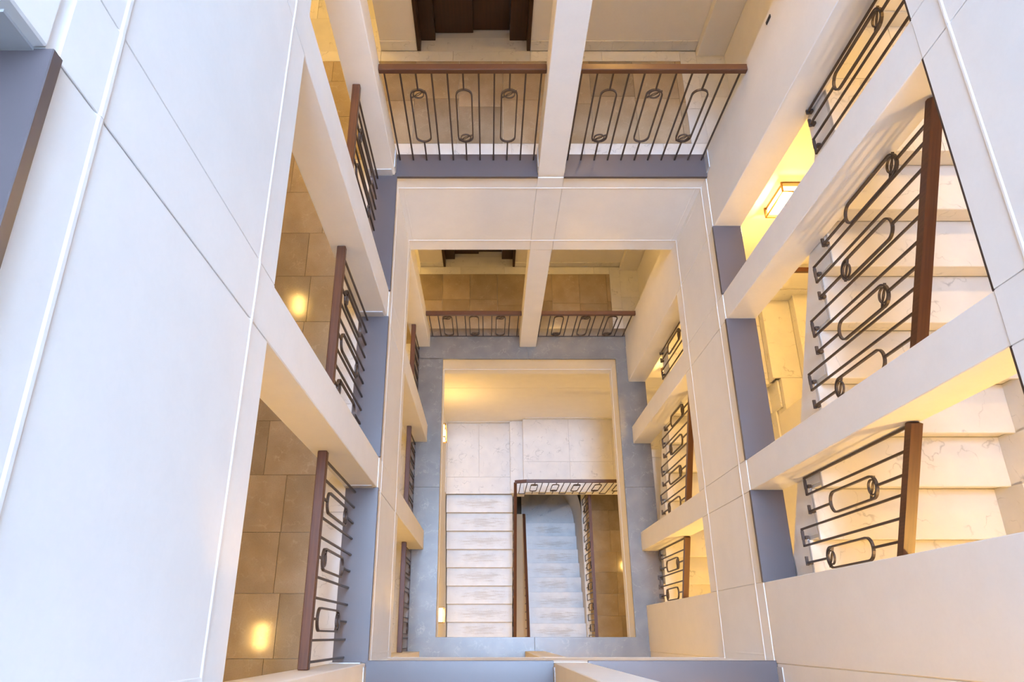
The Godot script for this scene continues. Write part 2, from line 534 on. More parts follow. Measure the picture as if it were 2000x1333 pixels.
func galleries() -> void:
	var names := ["first", "second", "third"]
	var floors := [0.0, F2, F3]
	var ceils := [hy(6.15), hy(2.22), hy(-1.85)]
	for i in 3:
		var y: float = floors[i]
		var st: String = names[i]
		var f := thing("floor", Vector3(0, y, 0), "%s-floor gallery paving of polished brown stone tiles with white marble borders" % st, "floor", "", "structure")
		var xi := XW - T + 0.005
		bx("slab", f, Vector3(-2.5, y - 0.22, -7.0), Vector3(xi, y - 0.021, 1.75), M.ceiling)
		bx("slab", f, Vector3(xi, y - 0.22, -5.5), Vector3(2.4, y - 0.021, ZN - T), M.ceiling)
		bx("slab", f, Vector3(xi, y - 0.22, ZS + T), Vector3(3.6, y - 0.021, 1.75), M.ceiling)
		bx("slab", f, Vector3(XE + T, y - 0.22, 0.0), Vector3(3.6, y - 0.021, ZS + T), M.ceiling)
		if i < 2:
			# west gallery
			strip(f, y, xi - 0.19, xi, -3.83, 0.37, 0.75)
			tiled(f, y, -2.33, xi - 0.191, -4.94, 0.6, true, 0.403, 0.1353, 0.5, 0.75)
			strip(f, y, -2.33, xi, -5.06, -4.941, 0.62)
			strip(f, y, -2.33, xi, -5.47, -5.061, 0.8)
			strip(f, y, -2.33, xi, -6.1, -5.471, 0.8)
			strip(f, y, -2.33, xi, -6.9, -6.101, 0.8)
			# north gallery
			strip(f, y, xi + 0.001, XE + T, -4.0, -3.825, 0.65)
			tiled(f, y, xi + 0.001, 1.785, -4.94, -4.001, false, 0.4, 0.13, 0.5, 0.6)
			tiled(f, y, xi - 0.2, xi, -4.94, -3.831, true, 0.403, 0.1353, 0.5, 0.75)
			strip(f, y, xi + 0.001, 1.785, -5.06, -4.941, 0.66)
			strip(f, y, 1.786, 1.935, -5.06, -4.001, 0.7)
			strip(f, y, 1.936, 2.2, -5.06, -4.001, 0.5)
			# south gallery and the foot of the stairs
			tiled(f, y, xi + 0.001, EX, 0.39, 1.6, false, 0.4, 0.13, 0.5, 0.6)
			strip(f, y, XE + T + 0.005, EX, 0.002, 0.389, 0.6)
			strip(f, y, -2.33, xi, 0.601, 1.6, 0.8)
		else:
			bx("paving", f, Vector3(-2.33, y - 0.02, -6.9), Vector3(xi, y, 1.6), M.tile0)
			bx("paving", f, Vector3(xi, y - 0.02, -5.06), Vector3(2.2, y, ZN - T), M.tile0)
			bx("paving", f, Vector3(xi, y - 0.02, ZS + T), Vector3(EX, y, 1.6), M.tile0)
		var c := thing("ceiling", Vector3(0, ceils[i], 0), "plain cream ceiling over the %s-floor galleries" % st, "ceiling", "", "structure")
		var cy: float = ceils[i]
		bx("panel", c, Vector3(-2.5, cy, -7.0), Vector3(XW - T + 0.002, cy + 0.12, 1.75), M.ceiling)
		bx("panel", c, Vector3(XW - T, cy, -5.5), Vector3(2.4, cy + 0.12, ZN - T + 0.002), M.ceiling)
		bx("panel", c, Vector3(XW - T, cy, ZS + T - 0.002), Vector3(3.6, cy + 0.12, 1.75), M.ceiling)
		# enclosing walls of this storey
		var y1: float = ceils[i]
		var g := thing("wall_gallery", Vector3(0, y, 0), "cream plaster back walls with marble skirting round the %s-floor galleries" % st, "wall", "", "structure")
		bx("west_wall", g, Vector3(-2.53, y - 0.02, -7.0), Vector3(-2.33, y1, 1.75), M.plaster)
		bx("end_wall", g, Vector3(-2.33, y - 0.02, -7.0), Vector3(-0.9, y1, -6.9), M.plaster)
		# north wall, left of, right of and above the lift
		bx("north_wall", g, Vector3(-1.005, y, -5.28), Vector3(-0.66, y1, -5.08), M.plaster)
		bx("north_wall", g, Vector3(0.385, y, -5.28), Vector3(2.2, y1, -5.08), M.plaster)
		bx("north_wall", g, Vector3(-0.66, y + 2.22, -5.28), Vector3(0.385, y1, -5.08), M.plaster)
		bx("corridor_wall", g, Vector3(-1.005, y, -7.0), Vector3(-0.9, y1, -5.28), M.plaster)
		bx("pilaster", g, Vector3(1.94, y, -5.08), Vector3(2.2, y1, -5.0), M.plaster, 0.004)
		bx("east_wall", g, Vector3(2.2, y - 0.02, -5.28), Vector3(2.35, y1, -3.83), M.plaster)
		bx("south_wall", g, Vector3(-2.5, y - 0.02, 1.6), Vector3(3.6, y1, 1.75), M.plaster)
		var k := 0
		for s in [[-1.005, -0.667], [0.392, 1.15], [1.151, 1.935]]:
			bx("skirting", g, Vector3(s[0], y, -5.08), Vector3(s[1], y + 0.115, -5.066), M["marble%d" % k], 0.002)
			k += 1
		bx("skirting", g, Vector3(-2.33, y, -6.9), Vector3(-2.316, y + 0.115, 1.6), M.marble2, 0.002)
		bx("skirting", g, Vector3(-1.005, y, -5.28), Vector3(-1.019, y + 0.115, -6.9), M.marble1, 0.002)

# ------------------------------------------------------------------ the stairs east of the shaft
func nosing(k: int) -> float:
	return -0.877 - 0.2988 * (k - 4)

func step_y(k: int) -> float:
	return 0.026 + 0.162 * k

const SX := 2.078      # open edge of the treads
const EX := 3.27       # wall on the far side of the flights
const SZ := -3.64      # wall behind the half landings

func stair_house() -> void:
	var y0 := -0.25
	var y1 := 12.3
	var g := thing("wall_stair_east", Vector3.ZERO, "cream plaster wall along the far side of the marble stair flights", "wall", "", "structure")
	bx("wall_face", g, Vector3(EX, y0, -2.3), Vector3(EX + 0.15, y1, 1.75), M.plaster)
	g = thing("wall_stair_north", Vector3.ZERO, "cream plaster wall behind the marble half landings", "wall", "", "structure")
	bx("wall_face", g, Vector3(2.075, y0, -3.83), Vector3(4.85, y1, SZ), M.plaster)
	g = thing("wall_landing_east", Vector3.ZERO, "cream plaster wall at the far end of the turning steps", "wall", "", "structure")
	bx("wall_face", g, Vector3(4.7, y0, SZ), Vector3(4.85, y1, -2.15), M.plaster)
	g = thing("wall_landing_south", Vector3.ZERO, "cream plaster wall beside the turning steps", "wall", "", "structure")
	bx("wall_face", g, Vector3(EX + 0.15, y0, -2.3), Vector3(4.7, y1, -2.15), M.plaster)
	g = thing("ceiling_stair", Vector3.ZERO, "cream ceiling closing the top of the marble stairs", "ceiling", "", "structure")
	bx("panel", g, Vector3(2.075, y1, -3.83), Vector3(4.85, y1 + 0.12, 1.75), M.ceiling)
	g = thing("wall_lower_stair", Vector3.ZERO, "cream plaster lining of the opening below the lowest half landing", "wall", "", "structure")
	bx("wall_face", g, Vector3(EX, -0.25, SZ), Vector3(EX + 0.1, -0.02, -2.3), M.plaster)
	bx("wall_face", g, Vector3(SX, -0.15, -2.3), Vector3(EX, -0.0, -2.2), M.plaster)
	bx("wall_face", g, Vector3(SX, -0.9, -3.83), Vector3(EX, -0.25, SZ), M.plaster)
	bx("floor_face", g, Vector3(EX + 0.11, -0.25, SZ), Vector3(4.7, -0.02, -2.3), M.plaster)
	bx("floor_face", g, Vector3(SX, -0.25, -2.2), Vector3(EX, -0.03, -0.6), M.plaster)
	for fl in [[F2, "second"], [0.0, "first"]]:
		var y: float = fl[0]
		var s := thing("stair_flight", Vector3(SX, y, 0.0), "veined white marble stair flight climbing north from the %s floor behind the east openings" % fl[1], "staircase")
		for k in range(1, 10):
			var z := nosing(k)
			var t := y + step_y(k)
			bx("tread", s, Vector3(SX, t - 0.03, z + 0.018), Vector3(EX - 0.006, t, z - 0.2988), M["step%d" % (k % 3)], 0.004)
			bx("riser", s, Vector3(SX + 0.006, t - (0.162 if k > 1 else 0.186), z), Vector3(EX - 0.006, t - 0.03, z - 0.02), M["step%d" % ((k + 1) % 3)])
		var lt := y + step_y(10)
		bx("riser", s, Vector3(SX + 0.006, lt - 0.162, nosing(10)), Vector3(EX - 0.006, lt - 0.03, nosing(10) - 0.02), M.step1)
		for q in [[SX, 2.7, -2.652, -3.2], [2.702, 3.198, -2.652, -3.2], [SX, 2.57, -3.202, SZ + 0.002], [2.572, 3.198, -3.202, SZ + 0.002]]:
			bx("landing_slab", s, Vector3(q[0], lt - 0.03, q[2]), Vector3(q[1], lt, q[3]), M["step%d" % rng.randi_range(0, 2)], 0.002)
		# plaster body: sawtooth top, sloping soffit, then the landing
		var pts := []
		for k in range(1, 11):
			pts.append(Vector2(-nosing(k) + 0.02, step_y(k) - 0.162 - (0.031 if k > 1 else 0.026)))
			pts.append(Vector2(-nosing(k) + 0.02, step_y(k) - 0.031))
		pts.append(Vector2(-SZ - 0.002, step_y(10) - 0.031))
		pts.append(Vector2(-SZ - 0.002, step_y(10) - 0.27))
		pts.append(Vector2(2.85, step_y(10) - 0.27))
		pts.append(Vector2(0.18, -0.12))
		pts.append(Vector2(0.001, -0.12))
		var body := put("stair_string", prism(pts, 0.0, EX - SX - 0.006), M.plaster, s)
		body.rotation.y = PI / 2
		for k in range(1, 10):
			var z := nosing(k)
			bx("skirting", s, Vector3(EX - 0.024, y + step_y(k), z + 0.02), Vector3(EX - 0.002, y + step_y(k) + 0.26, z - 0.297), M["marble%d" % (k % 4)], 0.002)
		bx("skirting", s, Vector3(SX, lt, SZ + 0.014), Vector3(3.19, lt + 0.115, SZ + 0.002), M.marble2, 0.002)
		var u := thing("turning_steps", Vector3(3.2, lt, -3.0), "two marble steps turning away from the half landing above the %s floor" % fl[1], "steps")
		for k in [1, 2]:
			var x: float = 3.2 + 0.31 * (k - 1)
			var t: float = lt + 0.162 * k
			var e: float = x + 0.31 if k == 1 else 4.698
			if k == 1:
				bx("tread", u, Vector3(x - 0.018, t - 0.03, -2.672), Vector3(e, t, SZ + 0.002), M.step1, 0.004)
				bx("riser", u, Vector3(x, t - 0.162, -2.672), Vector3(x + 0.02, t - 0.03, SZ + 0.002), M.step1)
				bx("tread", u, Vector3(EX + 0.002, t - 0.03, -2.302), Vector3(e, t, -2.67), M.step1, 0.002)
				bx("riser", u, Vector3(EX + 0.002, t - 0.163, -2.302), Vector3(EX + 0.022, t - 0.03, -2.67), M.step1)
				bx("end_face", u, Vector3(EX + 0.022, t - 0.163, -2.302), Vector3(e, t - 0.03, -2.322), M.plaster)
			else:
				bx("tread", u, Vector3(x - 0.018, t - 0.03, -2.302), Vector3(e, t, SZ + 0.002), M.step2, 0.004)
				bx("riser", u, Vector3(x, t - 0.162, -2.302), Vector3(x + 0.02, t - 0.03, SZ + 0.002), M.step2)
		bx("landing_body", u, Vector3(EX + 0.002, lt - 0.27, -2.302), Vector3(4.698, lt - 0.001, SZ + 0.002), M.plaster)
		bx("skirting", u, Vector3(3.22, lt + 0.162, SZ + 0.014), Vector3(4.698, lt + 0.44, SZ + 0.002), M.marble0, 0.002)
		bx("skirting", u, Vector3(3.44, lt + 0.324, -2.316), Vector3(4.698, lt + 0.44, -2.302), M.marble0, 0.002)

# ------------------------------------------------------------------ ground floor, below the parapet
func ground_floor() -> void:
	var L := hy(13.2)       # west landing
	var H := hy(14.44)      # entrance hall
	var g := thing("wall_ground", Vector3.ZERO, "warm lit cream plaster walls round the ground-floor stairs", "wall", "", "structure")
	var t := hy(9.47)
	bx("west_wall", g, Vector3(-1.0, H - 2.6, -3.95), Vector3(-0.80, t, 1.75), M.plaster)
	bx("north_wall", g, Vector3(-1.0, H - 2.6, -3.95), Vector3(4.2, hy(11.145), -3.80), M.plaster)
	bx("north_wall", g, Vector3(-1.0, hy(11.137), -3.95), Vector3(4.2, t, -3.80), M.plaster)
	bx("joint", g, Vector3(-1.0, hy(11.145), -3.95), Vector3(4.2, hy(11.137), -3.82), M.dark)
	bx("east_wall", g, Vector3(3.22, H - 0.3, -2.4), Vector3(3.37, t, 1.75), M.plaster)
	bx("stair_wall", g, Vector3(4.05, H - 2.6, -3.8), Vector3(4.2, t, -2.4), M.plaster)
	bx("return_wall", g, Vector3(3.25, H - 0.3, -2.4), Vector3(4.2, t, -2.25), M.plaster)
	bx("south_wall", g, Vector3(-1.0, H - 2.6, 1.6), Vector3(3.37, t, 1.75), M.plaster)
	bx("lower_wall", g, Vector3(0.36, H - 2.3, -2.4), Vector3(0.43, H - 0.1, 0.06), M.plaster)
	var c := thing("ceiling_ground", Vector3.ZERO, "cream ceiling over the ground floor around the stairwell opening", "ceiling", "", "structure")
	for q in [[-1.0, -0.645, -3.95, 1.75], [1.74, SX, -3.95, 1.75], [SX, EX, -2.3, 1.75], [EX, 4.2, -3.95, 1.75], [-0.645, 1.74, -3.95, -3.47], [-0.645, 1.74, 0.045, 1.75]]:
		bx("panel", c, Vector3(q[0], t, q[2]), Vector3(q[1], t + 0.12, q[3]), M.ceiling)
	bx("panel", c, Vector3(-2.5, -0.35, -7.0), Vector3(-1.0, -0.23, 1.75), M.ceiling)
	# the flight that climbs north to the landing
	var s := thing("entrance_stairs", Vector3(-0.2, H, -1.2), "white marble steps worn grey in the middle climbing from the entrance to the ground-floor landing", "staircase")
	var r := 0.155
	for k in 9:
		var y := L - k * r
		var z := -2.453 + 0.313 * k
		if k > 0:
			bx("tread", s, Vector3(-0.785, y - 0.03, z - 0.313), Vector3(0.45, y, z + 0.015), M["worn%d" % (k % 4)], 0.003)
		bx("riser", s, Vector3(-0.785, y - r, z - 0.02), Vector3(0.43, y - 0.03, z), M.step1)
	var pts := [Vector2(2.433, L - 0.031 - H)]
	for k in range(0, 8):
		pts.append(Vector2(2.453 - 0.313 * k + 0.02, L - k * r - r - 0.031 - H))
		pts.append(Vector2(2.453 - 0.313 * (k + 1) + 0.02, L - k * r - r - 0.031 - H))
	pts[0] = Vector2(2.473, L - 0.031 - H)
	pts.append(Vector2(-0.05, -0.1))
	pts.append(Vector2(2.473, -0.1))
	var body := put("stair_body", prism(pts, -0.58, 0.63), M.plaster, s, Vector3(0, 0, 1.2))
	body.rotation.y = PI / 2
	bx("skirting", s, Vector3(-0.80, L, -3.786), Vector3(0.42, L + 0.1, -3.80), M.marble1, 0.002)
	bx("skirting", s, Vector3(-0.80, L, -3.786), Vector3(-0.785, L + 0.1, -2.453), M.marble1, 0.002)
	# landing: slabs, one step, then the higher eastern half
	for q in [[-0.785, -0.18, -3.786, -2.75], [-0.178, 0.42, -3.786, -2.75], [-0.785, 0.42, -2.748, -2.438]]:
		bx("landing_slab", s, Vector3(q[0], L - 0.03, q[2]), Vector3(q[1], L, q[3]), M["step%d" % rng.randi_range(0, 2)], 0.0015)
	bx("landing_body", s, Vector3(-0.80, L - 0.3, -3.80), Vector3(0.42, L - 0.031, -2.453), M.plaster)
	bx("tread", s, Vector3(0.405, L + 0.105, -3.786), Vector3(0.68, L + 0.135, -2.42), M.step0, 0.003)
	bx("riser", s, Vector3(0.42, L - 0.02, -3.786), Vector3(0.44, L + 0.105, -2.43), M.step2)
	bx("landing_body", s, Vector3(0.44, L - 0.25, -3.80), Vector3(0.67, L + 0.104, -2.43), M.plaster)
	for q in [[0.645, 1.5, -3.786, -2.98], [1.502, 2.3, -3.786, -2.98], [0.645, 1.5, -2.978, -2.42], [1.502, 2.3, -2.978, -2.42], [2.302, 4.05, -3.786, -2.42]]:
		bx("landing_slab", s, Vector3(q[0], L + 0.24, q[2]), Vector3(q[1], L + 0.27, q[3]), M["step%d" % rng.randi_range(0, 2)], 0.0015)
	bx("riser", s, Vector3(0.66, L + 0.12, -3.786), Vector3(0.68, L + 0.24, -2.43), M.step2)
	bx("landing_body", s, Vector3(0.68, L - 0.1, -3.80), Vector3(4.05, L + 0.239, -2.44), M.plaster)
	bx("skirting", s, Vector3(0.68, L + 0.27, -3.786), Vector3(4.05, L + 0.37, -3.80), M.marble1, 0.002)
	# entrance hall floor
	var f := thing("floor_hall", Vector3(0, H, 0), "entrance hall paving of polished brown stone tiles beside the lower stairs", "floor", "", "structure")
	bx("slab", f, Vector3(1.87, H - 0.25, -3.8), Vector3(4.2, H - 0.021, 1.75), M.ceiling)
	bx("slab", f, Vector3(-0.8, H - 0.25, 0.06), Vector3(1.87, H - 0.021, 1.75), M.ceiling)
	tiled(f, H, 1.95, 3.22, -3.7, 1.6, true, 0.395, -0.36, 0.45, 0.7)
	strip(f, H, 1.872, 1.949, -3.7, 0.06, 0.8)
	strip(f, H, -0.785, 1.87, 0.062, 0.7, 0.8)
	strip(f, H, -0.785, 1.87, 0.702, 1.6, 0.8)
	# the flight that goes on down to the basement, with winders at its foot
	var b := thing("basement_stairs", Vector3(1.3, H, 0.0), "grey-blue marble steps descending to the basement with winder treads at the turn", "staircase")
	var rb := 0.15
	for k in range(1, 9):
		var y := H - k * rb
		var z := 0.06 - 0.29 * k
		bx("tread", b, Vector3(0.745, y - 0.03, z), Vector3(1.865, y, z + 0.29 + 0.012), M["worn%d" % (k % 4)], 0.003)
		bx("riser", b, Vector3(0.745, y - 0.03, z + 0.29), Vector3(1.865, y + rb - 0.03, z + 0.305), M.step1)
	var cx := 0.745
	var cz := 0.06 - 0.29 * 8
	for k in 4:
		var y := H - (9 + k) * rb
		var poly := []
		poly.append(Vector2(0, 0))
		for q in 7:
			var a := (k + q / 6.0) * PI / 8.0
			poly.append(Vector2(cos(a), sin(a)) * 1.135)
		var wd := put("winder", prism(poly, -0.03, 0.0), M["step%d" % (k % 3)], b, Vector3(cx - 1.3, y - H, cz))
		wd.rotation.x = -PI / 2
		var rs := put("riser", prism([Vector2(0, -rb), Vector2(1.135, -rb), Vector2(1.135, 0), Vector2(0, 0)], -0.008, 0.008), M.step1, b, Vector3(cx - 1.3, y - H + rb - 0.03, cz))
		rs.rotation.y = k * PI / 8.0
	var st := start()
	for q in 24:      # curved wall outside the winders
		var a0 := q / 24.0 * PI / 2
		var a1 := (q + 1) / 24.0 * PI / 2
		for rr in [1.12, 1.2]:
			var p0 := Vector3(cos(a0) * rr, 0, -sin(a0) * rr)
			var p1 := Vector3(cos(a1) * rr, 0, -sin(a1) * rr)
			var up := Vector3(0, 2.4, 0)
			quad(st, p0, p1, p1 + up, p0 + up, (p0 + p1).normalized() * (-1.0 if rr < 1.15 else 1.0))
	put("curved_string", st.commit(), M.plaster, b, Vector3(cx - 1.3, -2.42, cz))
	bx("string_wall", b, Vector3(1.866, H - 2.4, cz), Vector3(1.94, H - 0.022, 0.06), M.plaster)
	bx("spine_wall", b, Vector3(0.475, H - 2.3, cz), Vector3(0.744, H - 0.022, 0.06), M.plaster)
	bx("spine_coping", b, Vector3(0.472, H - 0.021, cz - 0.004), Vector3(0.744, H - 0.001, 0.06), M.coping, 0.001)
	bx("end_wall", b, Vector3(0.744, H - 1.6, 0.062), Vector3(1.866, H - 0.26, 0.2), M.plaster)
	var bf := thing("floor_basement", Vector3.ZERO, "dim basement floor at the foot of the winder treads", "floor", "", "structure")
	bx("slab", bf, Vector3(-0.8, H - 2.55, -3.8), Vector3(1.95, H - 2.43, 0.2), M.tile3)

# ------------------------------------------------------------------ skylight closing the shaft
func skylight() -> void:
	var w := thing("window_1", Vector3((XW + XE) / 2, ROOF, (ZN + ZS) / 2), "frosted glass skylight in a pale metal grid over the shaft", "skylight", "", "structure")
	for i in 3:
		for j in 4:
			var x0 := XW + i * (XE - XW) / 3
			var z0 := ZN + j * (ZS - ZN) / 4
			bx("pane", w, Vector3(x0 + 0.02, ROOF, z0 + 0.02), Vector3(x0 + (XE - XW) / 3 - 0.02, ROOF + 0.015, z0 + (ZS - ZN) / 4 - 0.02), M.skylight_glass)
	for i in 4:
		var x := XW + i * (XE - XW) / 3
		bx("glazing_bar", w, Vector3(x - 0.021, ROOF - 0.02, ZN - 0.2), Vector3(x + 0.021, ROOF + 0.03, ZS + 0.2), M.metal_frame)
	for j in 5:
		var z := ZN + j * (ZS - ZN) / 4
		bx("glazing_bar", w, Vector3(XW - 0.2, ROOF - 0.02, z - 0.021), Vector3(XE + 0.2, ROOF + 0.03, z + 0.021), M.metal_frame)

# ------------------------------------------------------------------ lifts
func lifts() -> void:
	for i in 2:
		var y: float = [F2, 0.0][i]
		var st: String = ["second", "first"][i]
		var d := thing("door_%d" % (i + 1), Vector3(-0.14, y, -5.08), "dark brown wooden lift doors in a projecting frame on the %s-floor back wall" % st, "lift door", "", "structure")
		bx("jamb", d, Vector3(-0.665, y, -5.21), Vector3(-0.632, y + 2.2, -5.06), M.door_wood, 0.003)
		bx("jamb", d, Vector3(0.358, y, -5.21), Vector3(0.39, y + 2.2, -5.06), M.door_wood, 0.003)
		bx("head", d, Vector3(-0.665, y + 2.2, -5.21), Vector3(0.39, y + 2.235, -5.06), M.door_wood, 0.003)
		bx("surround", d, Vector3(-0.64, y, -5.3), Vector3(-0.5, y + 2.2, -5.19), M.door_wood, 0.003)
		bx("surround", d, Vector3(0.2, y, -5.3), Vector3(0.365, y + 2.2, -5.19), M.door_wood, 0.003)
		bx("transom", d, Vector3(-0.5, y + 2.05, -5.3), Vector3(0.2, y + 2.2, -5.19), M.door_wood, 0.003)
		bx("door_leaf", d, Vector3(-0.5, y + 0.01, -5.31), Vector3(-0.145, y + 2.05, -5.275), M.door_wood, 0.003)
		bx("door_leaf", d, Vector3(-0.16, y + 0.01, -5.35), Vector3(0.2, y + 2.05, -5.312), M.door_wood, 0.003)
		bx("threshold", d, Vector3(-0.66, y - 0.2, -5.225), Vector3(0.385, y, -5.061), M.marble3, 0.001)
		bx("sill_plate", d, Vector3(-0.52, y - 0.2, -5.5), Vector3(0.22, y - 0.004, -5.226), M.metal_frame, 0.001)
		bx("back_panel", d, Vector3(-0.66, y - 0.2, -5.5), Vector3(0.385, y + 2.3, -5.4), M.dark)

# ------------------------------------------------------------------ iron balusters
func stadium(y0: float, y1: float, w: float) -> Array:
	var p := []
	var r := w / 2
	for i in 13:
		var a := i * PI / 12
		p.append(Vector3(cos(a) * r, y1 - r + sin(a) * r, 0))
	for i in 13:
		var a := PI + i * PI / 12
		p.append(Vector3(cos(a) * r, y0 + r + sin(a) * r, 0))
	return p

func oval_mesh(h: float, y0: float, y1: float) -> Mesh:
	var key := "oval %s %s %s" % [h, y0, y1]
	if not cache.has(key):
		var st := start()
		sweep(st, stadium(y0, y1, 0.118), 0.010, 0.016, true)
		if y0 > 0.012: sweep(st, [Vector3.ZERO, Vector3(0, y0 + 0.004, 0)], 0.012, 0.012)
		if h - y1 > 0.012: sweep(st, [Vector3(0, y1 - 0.004, 0), Vector3(0, h, 0)], 0.012, 0.012)
		cache[key] = st.commit()
	return cache[key]

# the ring with a slanting leaf that sits in one end of an oval
func motif_mesh() -> Mesh:
	if not cache.has("motif"):
		var st := start()
		var c := []
		for i in 24:
			var a := i * TAU / 24
			c.append(Vector3(cos(a) * 0.040, sin(a) * 0.040, 0))
		sweep(st, c, 0.006, 0.012, true)
		for s in [-1.0, 1.0]:
			var l := []
			for i in 9:
				var u := -1.0 + i / 4.0
				var q := Vector3(u * 0.036, s * (1.0 - u * u) * 0.008, 0)
				l.append(q.rotated(Vector3(0, 0, 1), 0.6))
			sweep(st, l, 0.004, 0.006)
		sweep(st, [Vector3(0.03, 0.022, 0), Vector3(0.054, 0.034, 0)], 0.005, 0.014)
		sweep(st, [Vector3(-0.03, -0.022, 0), Vector3(-0.054, -0.034, 0)], 0.005, 0.014)
		cache["motif"] = st.commit()
	return cache["motif"]

func bar(parent: Node3D, x: float, y0: float, y1: float) -> void:
	put("baluster", box_mesh(Vector3(0.0125, snappedf(y1 - y0, 0.0005), 0.0125), 0.0015), M.iron, parent, Vector3(x, (y0 + y1) / 2, 0))

func oval(parent: Node3D, x: float, y0: float, h: float, a: float, b: float, ring_top: bool) -> void:
	var o := put("oval_baluster", oval_mesh(snappedf(h, 0.0005), a, b), M.iron, parent, Vector3(x, y0, 0))
	put("ring_motif", motif_mesh(), M.iron, o, Vector3(0, (b - 0.048) if ring_top else (a + 0.048), 0))

# straight balustrade between two piers: local x runs along it, 11 uprights, every third an oval
func balustrade(at: Vector3, turn: float, length: float, high: bool, tops: Array, text: String, group: String, rail_mat: Material) -> void:
	var d := thing("balustrade", at, text, "balustrade", group, "", turn)
	var h := 1.032 if high else 0.715
	var gap := (length - 0.07) / 10.0
	var hr := put("handrail", box_mesh(Vector3(snappedf(length - 0.004, 0.001), 0.046, 0.054), 0.004), rail_mat, d, Vector3(length / 2, h + 0.023, 0))
	hr.name = "handrail"
	for i in 11:
		var x := 0.035 + gap * i
		if i % 3 == 2:
			oval(d, x, 0.0, h, 0.245 if high else 0.04, 0.845 if high else 0.65, tops[(i - 2) / 3])
		else:
			bar(d, x, 0.0, h)
	if not high:
		put("bottom_bar", box_mesh(Vector3(snappedf(length - 0.004, 0.001), 0.012, 0.014), 0.001), M.iron, d, Vector3(length / 2, 0.006, 0))

func balustrades() -> void:
	for lv in [[hy(5.0), true, "second"], [hy(8.86), false, "first"]]:
		var y: float = lv[0]
		var hi: bool = lv[1]
		var g := "balustrades of the %s-floor openings" % lv[2]
		var shape := "" if hi else "short "
		var on := "slate sill" if hi else "marble ledge"
		balustrade(Vector3(XW, y, -3.765), 0, 1.21, hi, [true, false, true], "%siron balustrade on the %s facing the %s-floor lift doors" % [shape, on, lv[2]], g, M.wood_x)
		balustrade(Vector3(0.64, y, -3.765), 0, 1.215, hi, [false, true, false], "%siron balustrade on the %s beside the %s-floor lift bay" % [shape, on, lv[2]], g, M.wood_x)
		balustrade(Vector3(-0.935, y, ZN), -PI / 2, 1.088, hi, [true, false, true], "%siron balustrade on the %s of the %s-floor west bay nearest the lift" % [shape, on, lv[2]], g, M.wood_z)
		balustrade(Vector3(-0.935, y, -2.296), -PI / 2, 1.108, hi, [true, false, true], "%siron balustrade on the %s of the %s-floor middle west bay" % [shape, on, lv[2]], g, M.wood_z)
		balustrade(Vector3(-0.935, y, -0.969), -PI / 2, 1.129, hi, [false, true, false], "%siron balustrade on the %s of the %s-floor west bay far from the lift" % [shape, on, lv[2]], g, M.wood_z)

